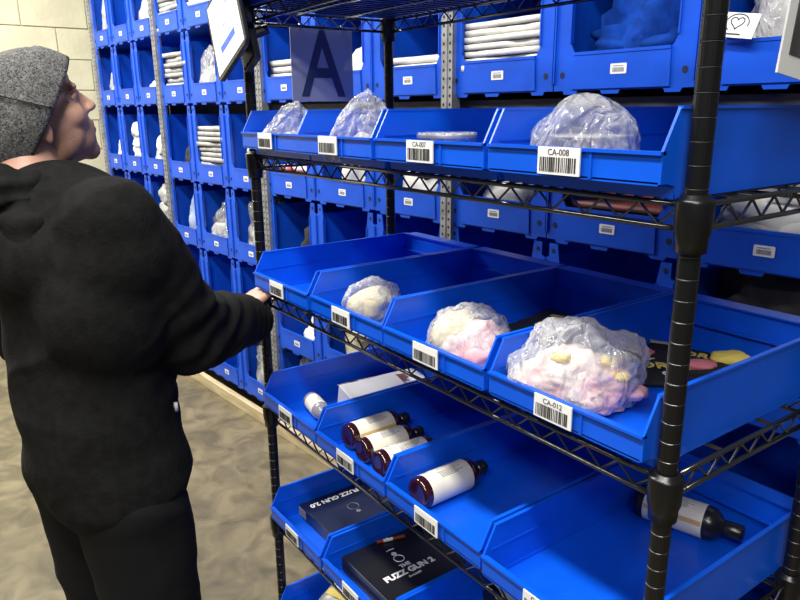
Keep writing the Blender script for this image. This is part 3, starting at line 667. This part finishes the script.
# ------------------------------------------------------------------ signs hanging from the top shelf, tablet
def sheet_material():
    m = bpy.data.materials.new('cloudy_sleeve_film'); m.use_nodes=True; nt=m.node_tree; b=nt.nodes['Principled BSDF']
    b.inputs['Base Color'].default_value=(.50,.52,.64,1); b.inputs['Roughness'].default_value=.3; b.inputs['Alpha'].default_value=.88; return m
sg = MB(); sg.box((-.0012,.118,-.174),(.0012,.296,0)); o = sg.build('hanging_letter_sign', sheet_material())
o.location=(-.012,0,1.797); tag(o,'cloudy see-through sheet with a large letter A hung from the rack','sign')
q = link('letter_A', text_mesh('A',.215,mat('grey_letter_ink',(.05,.065,.17),.4),.0004,.002), o, (.0018,.207,-.092)); q.rotation_euler=(PI/2,0,PI/2)
q.scale=(.86,1.06,1)
for y in (.145,.265):
    m = MB(); m.tube([(-.002,y,-.008),(.004,y,-.002),(.004,y,.006),(-.002,y,.01)],.0022,6); m.build('clip', STEEL, o)
sg = MB(); sg.box((-.0012,-.075,-.172),(.0012,.175,0)); o = sg.build('hanging_picture_sign', PAPER)
o.location=(1.196,.185,1.797); tag(o,'white-bordered sheet with a dark picture hung at the rack right side','sign')
m = MB(); m.box((-.0020,-.058,-.150),(-.0010,.158,-.03)); m.box((.0010,-.058,-.150),(.0020,.158,-.03)); m.build('dark_picture', mat('dark_print',(.09,.09,.09),.4,noise_amt=.6,nscale=12), o)
o.rotation_euler=(-.13,0,0)

# tablet on the front left post, screen turned towards the person
tabE = empty('mounted_tablet'); tag(tabE,'black-cased tablet with a lit white screen clamped to the left post','tablet')
c0 = Vector((-.237,.050,1.664)); c1 = Vector((-.218,.104,1.72)); ct = Vector((-.327,.032,1.89))
# local frame: X across the screen, Y up the screen, Z normal
TM = {}
def tablet():
    Wd,Hh,T = .150,.215,.010
    m = MB(); m.prism([(-Wd/2+.01,-Hh/2),(Wd/2-.01,-Hh/2),(Wd/2,-Hh/2+.01),(Wd/2,Hh/2-.01),(Wd/2-.01,Hh/2),(-Wd/2+.01,Hh/2),(-Wd/2,Hh/2-.01),(-Wd/2,-Hh/2+.01)],-T,0,'z'); m.build('case', BLKPL, tabE, bevel=.002)
    m = MB(); m.box((-Wd/2+.009,-Hh/2+.012,.0),(Wd/2-.009,Hh/2-.012,.0008)); sc_ = m.build('screen', SCREEN, tabE)
    m = MB(); m.box((-.036,-.055,.0008),(.036,-.037,.0013)); m.build('blue_button', mat('blue_ui',(.03,.12,.62),.3), sc_)
    for x,y,wx_ in ((-.01,.0,.012),(.015,.045,.012),(.02,.09,.03),(-.03,.1,.02)):
        m = MB(); m.box((x,y,.0008),(x+wx_,y+.004,.0013)); m.build('screen_line', GREYINK, sc_)
    m = MB(); m.box((-.05,-.02,-.045),(.05,.05,-T)); m.box((-.03,-.10,-.06),(.03,.0,-.04)); m.build('mount_bracket', BLKPL, tabE, bevel=.006)
    m = MB(); m.tube([(0,-.02,-.05),(.03,-.01,-.09)],.012,12); m.build('arm', BLKPL, tabE)
tablet()
# ------------------------------------------------------------------ person
def blob_mesh(name, prims, voxel, mt, smooth_it=2, fold=None):
    """prims: ('c', p0, r0, p1, r1) tapered capsule | ('e', centre, radii, euler)  -> one continuous skin"""
    bm = bmesh.new()
    for pr in prims:
        if pr[0] == 'c':
            _, a, ra, b, rb = pr[:5]; sc = pr[5] if len(pr) > 5 else (1,1,1); a = Vector(a); b = Vector(b); L = (b-a).length; n = max(2, int(L/(min(ra,rb)*.30))+1)
            for i in range(n+1):
                t = i/n; c = a.lerp(b,t); r = ra+(rb-ra)*t
                bmesh.ops.create_icosphere(bm, subdivisions=2 if r < .03 else 3, radius=r, matrix=Matrix.Translation(c) @ Matrix.Diagonal((*sc,1)))
        else:
            _, c, rad = pr[:3]; e = pr[3] if len(pr) > 3 else (0,0,0)
            bmesh.ops.create_icosphere(bm, subdivisions=4, radius=1, matrix=Matrix.Translation(c) @ Euler(e).to_matrix().to_4x4() @ Matrix.Diagonal((*rad,1)))
    me = bpy.data.meshes.new(name); bm.to_mesh(me); bm.free()
    o = bpy.data.objects.new(name, me); COL.objects.link(o)
    r = o.modifiers.new('r','REMESH'); r.mode='VOXEL'; r.voxel_size=voxel; r.use_smooth_shade=True
    s = o.modifiers.new('s','SMOOTH'); s.iterations=smooth_it; s.factor=.5
    dg = bpy.context.evaluated_depsgraph_get(); dg.update(); me2 = bpy.data.meshes.new_from_object(o.evaluated_get(dg))
    bpy.data.objects.remove(o); me2.name = name
    if fold:
        me2.update(); ns = [v.normal.copy() for v in me2.vertices]
        for v,n in zip(me2.vertices, ns): v.co += n*fold(v.co)
    me2.materials.clear(); me2.materials.append(mt)
    for p in me2.polygons: p.use_smooth = True; p.material_index = 0
    return me2

def skin_material():
    m = bpy.data.materials.new('skin'); m.use_nodes=True; nt=m.node_tree; b=nt.nodes['Principled BSDF']
    tc=nt.nodes.new('ShaderNodeTexCoord'); n=nt.nodes.new('ShaderNodeTexNoise'); n.inputs['Scale'].default_value=22; nt.links.new(tc.outputs['Object'],n.inputs['Vector'])
    at=nt.nodes.new('ShaderNodeAttribute'); at.attribute_name='stubble'
    mx=nt.nodes.new('ShaderNodeMix'); mx.data_type='RGBA'; mx.inputs[6].default_value=(.56,.33,.245,1); mx.inputs[7].default_value=(.50,.26,.185,1); nt.links.new(n.outputs['Fac'],mx.inputs[0])
    n2=nt.nodes.new('ShaderNodeTexNoise'); n2.inputs['Scale'].default_value=420; nt.links.new(tc.outputs['Object'],n2.inputs['Vector'])
    mu=nt.nodes.new('ShaderNodeMath'); mu.operation='MULTIPLY'; nt.links.new(at.outputs['Fac'],mu.inputs[0]); 
    mr=nt.nodes.new('ShaderNodeMapRange'); mr.inputs[1].default_value=.3; mr.inputs[2].default_value=.6; mr.inputs[3].default_value=.5; nt.links.new(n2.outputs['Fac'],mr.inputs[0]); nt.links.new(mr.outputs[0],mu.inputs[1])
    m2=nt.nodes.new('ShaderNodeMix'); m2.data_type='RGBA'; m2.inputs[7].default_value=(.10,.055,.035,1); nt.links.new(mx.outputs[2],m2.inputs[6]); nt.links.new(mu.outputs[0],m2.inputs[0]); nt.links.new(m2.outputs[2],b.inputs['Base Color'])
    b.inputs['Roughness'].default_value=.5; b.inputs['Subsurface Weight'].default_value=.12; b.inputs['Subsurface Radius'].default_value=(.01,.004,.002); b.inputs['Subsurface Scale'].default_value=.6
    bp=nt.nodes.new('ShaderNodeBump'); bp.inputs['Strength'].default_value=.15; bp.inputs['Distance'].default_value=.001; nt.links.new(n2.outputs['Fac'],bp.inputs['Height']); nt.links.new(bp.outputs[0],b.inputs['Normal'])
    return m
SKIN = skin_material()
# anchors (world)
PX, PY = 0.165, -.450           # neck base over the feet
BYAW = math.radians(15)         # body heading: 0 = +Y
HYAW = math.radians(0)
HS = 1.13        # head heading, turned right
def B(x,y,z): # body-local -> world
    ln = -.15*max(0, z-.9)
    return Vector((PX+ln+x*math.cos(BYAW)-y*math.sin(BYAW), PY+x*math.sin(BYAW)+y*math.cos(BYAW), z))
SHR, SHL = B(.185,-.01,1.395), B(-.185,-.01,1.395)
ELB = Vector((.215,-.265,1.155)); WRI = Vector((.058,-.066,1.102)); 
ELBL, WRIL = B(-.24,-.02,1.12), B(-.13,.03,1.0)
NK = Vector((-.030,-.040,0))
HC = Vector((PX-.115,PY,0))+NK*1.45+Vector((0,0,1.590))+Vector((-math.sin(HYAW),math.cos(HYAW),0))*.030
HR = Matrix.Translation(HC) @ Matrix.Rotation(HYAW,4,'Z') @ Matrix.Rotation(math.radians(21),4,'X') @ Matrix.Scale(HS,4)
def Hh_(x,y,z): return HR @ Vector((x,y,z))
def he(c, rad, e=(0,0,0)):
    M = HR @ Matrix.Translation(c) @ Euler(e).to_matrix().to_4x4(); l = M.to_translation(); return ('e', l, tuple(HS*r for r in rad), tuple(M.to_euler()))
prims = [he((0,-.018,.035),(.073,.094,.080)), he((0,.024,-.020),(.060,.066,.070)), he((0,.040,-.062),(.046,.046,.036)), he((0,.064,-.086),(.023,.019,.019)),
  he((.030,.020,-.058),(.026,.046,.030),(.35,0,-.25)), he((-.030,.020,-.058),(.026,.046,.030),(.35,0,.25)),
  he((0,.070,.050),(.050,.020,.026)), he((0,.084,.026),(.044,.010,.008)), he((.034,.056,-.018),(.026,.026,.026)), he((-.034,.056,-.018),(.026,.026,.026)),
  he((0,.070,-.048),(.028,.018,.022)),
  he((0,.0880,-.043),(.019,.0065,.0050)), he((0,.0865,-.055),(.018,.0065,.0055)),
  ('c', Hh_(0,.084,.020), .0085, Hh_(0,.1030,-.016), .0115), he((.010,.096,-.019),(.007,.008,.006)), he((-.010,.096,-.019),(.007,.008,.006)),
  he((.075,-.004,-.014),(.008,.016,.027),(.15,0,-.2)), he((-.075,-.004,-.014),(.008,.016,.027),(.15,0,.2)), he((.074,.0,-.036),(.007,.008,.010)),
  ('c', Hh_(0,-.030,-.02), .058, B(0,-.025,1.43)+NK*.7, .066),
  ('c', B(-.13,-.02,1.40), .055, B(.13,-.02,1.40), .055),
  ('c', B(0,-.01,1.33), .115, B(0,.0,1.12), .105), ('c', B(-.06,0,1.0), .11, B(.06,0,1.0), .11),
  ('c', SHR, .050, ELB, .040), ('c', ELB, .038, WRI, .025), ('c', SHL, .050, ELBL, .040), ('c', ELBL, .038, WRIL, .025),
  ('c', B(.09,0,.90), .082, B(.10,.02,.49), .052), ('c', B(.10,.02,.49), .05, B(.10,-.01,.10), .035), ('c', B(-.09,0,.90), .082, B(-.135,.02,.49), .052), ('c', B(-.135,.02,.49), .05, B(-.15,-.01,.10), .035),
  ('c', B(.10,-.02,.06), .034, B(.11,.12,.045), .030), ('c', B(-.15,-.02,.06), .034, B(-.155,.12,.045), .030)]
# right hand closed over the rail corner beside the front left post (rail along x at y=0, z=1.153)
def finger(pts, r0, r1):
    for i in range(len(pts)-1):
        t0, t1 = i/(len(pts)-1), (i+1)/(len(pts)-1)
        prims.append(('c', pts[i], r0+(r1-r0)*t0, pts[i+1], r0+(r1-r0)*t1))
GX = .034
prims += [('c', WRI, .024, Vector((GX+.004,-.072,1.128)), .024)]
for k in range(4):                        # palm rays and fingers, side by side along the rail
    x = GX-.030+k*.0195; ln = (.9,1.0,1.03,.82)[3-k] if True else 1
    kn = Vector((x+.002,-.030,1.158-.003*abs(k-1.5)))
    prims.append(('c', Vector((GX-.014+k*.011,-.078,1.130)), .017, kn, .0115))
    finger([kn, Vector((x,.004+.004*ln,1.172)), Vector((x,.024*ln,1.158)), Vector((x,.021,1.138))], .0098, .0075)
finger([Vector((GX+.020,-.070,1.120)), Vector((GX+.034,-.040,1.118)), Vector((GX+.018,-.018,1.116)), Vector((GX+.004,-.012,1.128))], .0130, .0088)
# left hand relaxed in front
prims.append(('c', WRIL, .024, WRIL+Vector((0,.06,-.01)), .026))
for k in range(4):
    a = WRIL+Vector((-.028+k*.019,.085,-.012)); finger([a, a+Vector((0,.030,-.012)), a+Vector((0,.045,-.034)), a+Vector((0,.040,-.054))], .009, .0075)
finger([WRIL+Vector((.025,.03,0)), WRIL+Vector((.045,.06,-.01)), WRIL+Vector((.045,.085,-.02))], .011, .009)

person = empty('person', (PX,PY,0)); tag(person,'man in black hoodie and grey knit beanie reaching to the wire rack','person')
def padd(name, me, extra=None):
    o = link(name, me, person); o.matrix_parent_inverse = Matrix.Translation((-PX,-PY,0)); return o
bme = blob_mesh('body', prims, .0042, SKIN, 7)
at = bme.attributes.new('stubble','FLOAT','POINT'); HI = HR.inverted(); vals=[]
for v in bme.vertices:
    q = HI @ v.co; s = 0
    if -.16 < q.z < -.02 and q.y > -.02:
        s = min(1,max(0,(-.028-q.z)/.02))*min(1,max(0,(q.y+.01)/.03))
        if q.y > .093 and abs(q.x) < .018 and -.062 < q.z < -.036: s = 0
    vals.append(.55*s)
at.data.foreach_set('value', vals)
body = padd('body', bme)
EYEW = mat('eye_white',(.75,.72,.68),.2); EYEB = mat('iris_brown',(.06,.03,.02),.1)
for sx in (-1,1):
    bm = bmesh.new(); bmesh.ops.create_uvsphere(bm,u_segments=16,v_segments=12,radius=.0115*HS); me=bpy.data.meshes.new('eye'); bm.to_mesh(me); bm.free(); me.materials.append(EYEW)
    for p in me.polygons: p.use_smooth=True
    e = padd('eye', me); e.location = Hh_(sx*.031,.0660,.007)
    bm = bmesh.new(); bmesh.ops.create_uvsphere(bm,u_segments=12,v_segments=8,radius=.0058); me=bpy.data.meshes.new('iris'); bm.to_mesh(me); bm.free(); me.materials.append(EYEB)
    i_ = link('iris', me, e); i_.location = (HR.to_3x3() @ Vector((0,.0072,.002)))
BROW = mat('brow_hair',(.10,.055,.03),.8)
for sx in (-1,1):
    m = MB(); m.tube([Hh_(sx*.014,.0905,.024),Hh_(sx*.030,.0870,.028),Hh_(sx*.046,.0740,.023)],[.003,.0035,.0015],8); padd('eyebrow', m.mesh('eyebrow',BROW,True))
    m = MB(); m.tube([Hh_(sx*.018,.0780,.0100),Hh_(sx*.031,.0790,.0120),Hh_(sx*.044,.0700,.0090)],[.0040,.0066,.0040],8); padd('eyelid', m.mesh('eyelid',SKIN,True))
HAIR = mat('cropped_hair',(.045,.028,.018),.9,noise_amt=.5,nscale=200,bump=.6,bscale=300,bdist=.002)
padd('cropped_hair', blob_mesh('cropped_hair',[he((0,-.050,-.018),(.066,.056,.040)),he((.062,.000,-.004),(.008,.012,.024)),he((-.062,.0,-.004),(.008,.012,.024))],.004,HAIR))
# hoodie
def foldf(seed, amp):
    def f(c):
        p = Vector((c.x*4, c.y*4, c.z*9))+Vector((seed,0,0))
        r = (.5-abs(noise.noise(p+Vector((noise.noise(p*.8)*1.2,0,0)))))*amp
        return r+noise.noise(c*5+Vector((seed,3,1)))*amp*.7
    return f
def hood_fold(c):
    a = foldf(2,.014)(c)+.003
    # bunched wrinkles around the elbow and hem rib
    d = (Vector((c.x,c.y,c.z))-ELB).length
    if d < .20: a += .008*math.sin((c-ELB).dot((SHR-ELB).normalized())*120+noise.noise(c*12)*3)*(1-d/.20)
    d2 = (c-WRI).length
    if d2 < .12: a += .005*math.sin((c-WRI).dot((ELB-WRI).normalized())*190+noise.noise(c*14)*2)*(1-d2/.12)
    return a
hp = [('c',B(-.10,-.005,1.37),.095,B(.10,-.005,1.37),.095),('c',B(0,-.01,1.36),.145,B(0,.0,1.15),.150,(1.18,.95,1)),('c',B(0,.0,1.15),.150,B(.0,0,.93),.152,(1.20,.98,1)),
  ('c',B(-.06,.0,.885),.135,B(.06,0,.885),.135),('c',B(-.06,0,.865),.118,B(.06,0,.865),.118),
  ('c',B(.10,0,1.33),.12,B(.17,.0,1.34),.105),('e',B(.13,-.02,1.24),(.11,.12,.14)),('e',B(.0,-.05,1.33),(.17,.12,.12)),('c',B(-.10,0,1.33),.11,B(-.17,.0,1.35),.095),('c',SHR,.090,ELB+Vector((-.005,0,-.005)),.084),('c',ELB,.080,WRI.lerp(ELB,.10),.055),('c',WRI.lerp(ELB,.12),.050,WRI.lerp(ELB,-.10),.044),
  ('c',SHL,.086,ELBL,.072),('c',ELBL,.070,WRIL.lerp(ELBL,.12),.046)]
hd = []
for k in range(15):   # collar / lowered hood bunched round the neck
    a = 2*PI*k/15; back = max(0,-math.sin(a)); r = .040+.026*back
    hd.append(('e', B(.092*math.cos(a), -.02+.088*math.sin(a)-.02*back, 1.450+.014*back)+NK, (r,r,r*.85)))
hp += [('c',B(.05,-.02,1.43),.070,B(.17,0,1.385),.085),('c',B(-.05,-.02,1.43),.070,B(-.17,0,1.385),.085)]
hd += [('e',B(0,-.125,1.395)+NK,(.105,.055,.075)),('e',B(-.07,-.11,1.37),(.07,.05,.07)),('e',B(.07,-.11,1.385),(.07,.045,.06))]
def fleece():
    m = mat('black_fleece',(.0105,.0105,.0105),.95,spec=.15,bump=.7,bscale=140,bdist=.0018,noise_amt=.35,nscale=40,sheen=.0); return m
FLEECE = fleece()
padd('hoodie', blob_mesh('hoodie',hp,.0065,FLEECE,40,hood_fold))
padd('hood', blob_mesh('hood',hd,.006,FLEECE,9,lambda c: foldf(5,.012)(c)+.004*math.sin(c.z*170+noise.noise(c*11)*4)))

from mathutils.bvhtree import BVHTree
_hm = bpy.data.objects['hoodie'].data
_bv = BVHTree.FromPolygons([v.co for v in _hm.vertices], [tuple(p.vertices) for p in _hm.polygons])
_loc, _nor, _i, _d = _bv.find_nearest(Vector((.258,-.320,1.012)))
TIPP = _loc+_nor*.003+Vector((0,0,.009))
m = MB(); m.tube([TIPP, TIPP+Vector((0,0,-.018))],.0045,8); padd('drawstring_tip', m.mesh('drawstring_tip',WPRINT,True))
PANTS = mat('black_trouser_cloth',(.0075,.0078,.009),.9,spec=.2,bump=.5,bscale=180,bdist=.001,noise_amt=.2)
padd('trousers', blob_mesh('trousers',[('c',B(-.05,0,.86),.12,B(.05,0,.86),.12),('c',B(-.05,0,.93),.11,B(.05,0,.93),.11),
  ('c',B(.088,.0,.82),.110,B(.105,.02,.48),.082),('c',B(.105,.02,.48),.080,B(.105,-.01,.10),.070),('c',B(-.088,.0,.82),.112,B(-.135,.02,.48),.088),('c',B(-.135,.02,.48),.084,B(-.15,-.01,.10),.072)],.008,PANTS,4,foldf(9,.014)))
for fx_ in (-.15,.105):
    padd('shoe', blob_mesh('shoe',[('c',B(fx_,-.045,.045),.044,B(fx_*1.05,.10,.040),.040),('c',B(fx_*1.05,.10,.038),.040,B(fx_*1.08,.17,.034),.033),('c',B(fx_,-.03,.06),.042,B(fx_,-.02,.10),.045)],.006,BLKPL,3))
# beanie
def beanie():
    n, mlev = 72, 26; vs=[]; fs=[]; tilt = Matrix.Translation((0,.004,.004)) @ Matrix.Rotation(math.radians(41),4,'X')
    for layer,off in ((0,0),(1,-.006)):
        for i in range(mlev+1):
            t = i/mlev; ph = t*PI/2*.999
            for k in range(n):
                a = 2*PI*k/n; c,s_ = math.cos(a),math.sin(a)
                rx, ry, h = .0885, .116, .122
                bul = 1+.06*math.sin(min(1,t*1.6)*PI)*(1 if s_ < 0 else .5)
                q = math.cos(ph)**.82
                x, y, z_ = rx*c*q*bul, ry*s_*q*bul-.006*t, -.014+h*math.sin(ph)**1.0*1.0
                # slouch toward the back plus knit lumpiness
                pass
                v = Vector((x,y,z_)); 
                nn = noise.noise(v*16)*.0045+(.5-abs(noise.noise(v*9+Vector((4,4,4)))))*.004
                rim = .0035 if t < .28 else 0
                rad = v.normalized(); v += rad*(nn+rim+off)
                if off: v.z -= 0
                vs.append(HR @ (tilt @ v))
    L1 = (mlev+1)*n
    for l in (0,L1):
        for i in range(mlev):
            for k in range(n):
                f = (l+i*n+k,l+i*n+(k+1)%n,l+(i+1)*n+(k+1)%n,l+(i+1)*n+k); fs.append(f if l == 0 else f[::-1])
        fs.append(tuple(l+mlev*n+k for k in range(n)))
    for k in range(n): fs.append((k,L1+k,L1+(k+1)%n,(k+1)%n))
    m = MB(); m.add(vs,fs); return m
def knit():
    m = bpy.data.materials.new('heather_grey_knit'); m.use_nodes=True; nt=m.node_tree; b=nt.nodes['Principled BSDF']; b.inputs['Roughness'].default_value=.95; b.inputs['Specular IOR Level'].default_value=.1
    tc=nt.nodes.new('ShaderNodeTexCoord'); n=nt.nodes.new('ShaderNodeTexNoise'); n.inputs['Scale'].default_value=210; n.inputs['Detail'].default_value=3; n.inputs['Distortion'].default_value=1.5; nt.links.new(tc.outputs['Object'],n.inputs['Vector'])
    r=nt.nodes.new('ShaderNodeValToRGB'); e=r.color_ramp.elements; e[0].position=.38; e[0].color=(.045,.045,.046,1); e[1].position=.62; e[1].color=(.20,.20,.195,1); nt.links.new(n.outputs['Fac'],r.inputs[0]); nt.links.new(r.outputs[0],b.inputs['Base Color'])
    bp=nt.nodes.new('ShaderNodeBump'); bp.inputs['Strength'].default_value=.8; bp.inputs['Distance'].default_value=.003; nt.links.new(n.outputs['Fac'],bp.inputs['Height']); nt.links.new(bp.outputs[0],b.inputs['Normal']); return m
KNIT = knit()
bo = padd('beanie', beanie().mesh('beanie',KNIT,True))
m = MB(); pts=[]
for k in range(15):
    t = k/14; ang = t*PI*.46; pts.append(HR @ (Matrix.Translation((0,.004,.004)) @ Matrix.Rotation(math.radians(41),4,'X') @ Vector((.096*math.cos(ang), .020-.03*math.sin(ang), -.01+.134*math.sin(ang)))))
m.tube(pts,.0028,8); sm = link('seam', m.mesh('seam',KNIT,True), bo)

# tablet placement
tx = (Rv*.58+Uv*.38-Fv*.72).normalized(); ty = (-Rv*.28+Uv*.90+Fv*.36); ty = (ty-tx*ty.dot(tx)).normalized(); tz = tx.cross(ty)
TC = Vector((0.0233, -0.0610, 1.7903))
tabE.matrix_world = Matrix(((tx.x,ty.x,tz.x,TC.x),(tx.y,ty.y,tz.y,TC.y),(tx.z,ty.z,tz.z,TC.z),(0,0,0,1)))
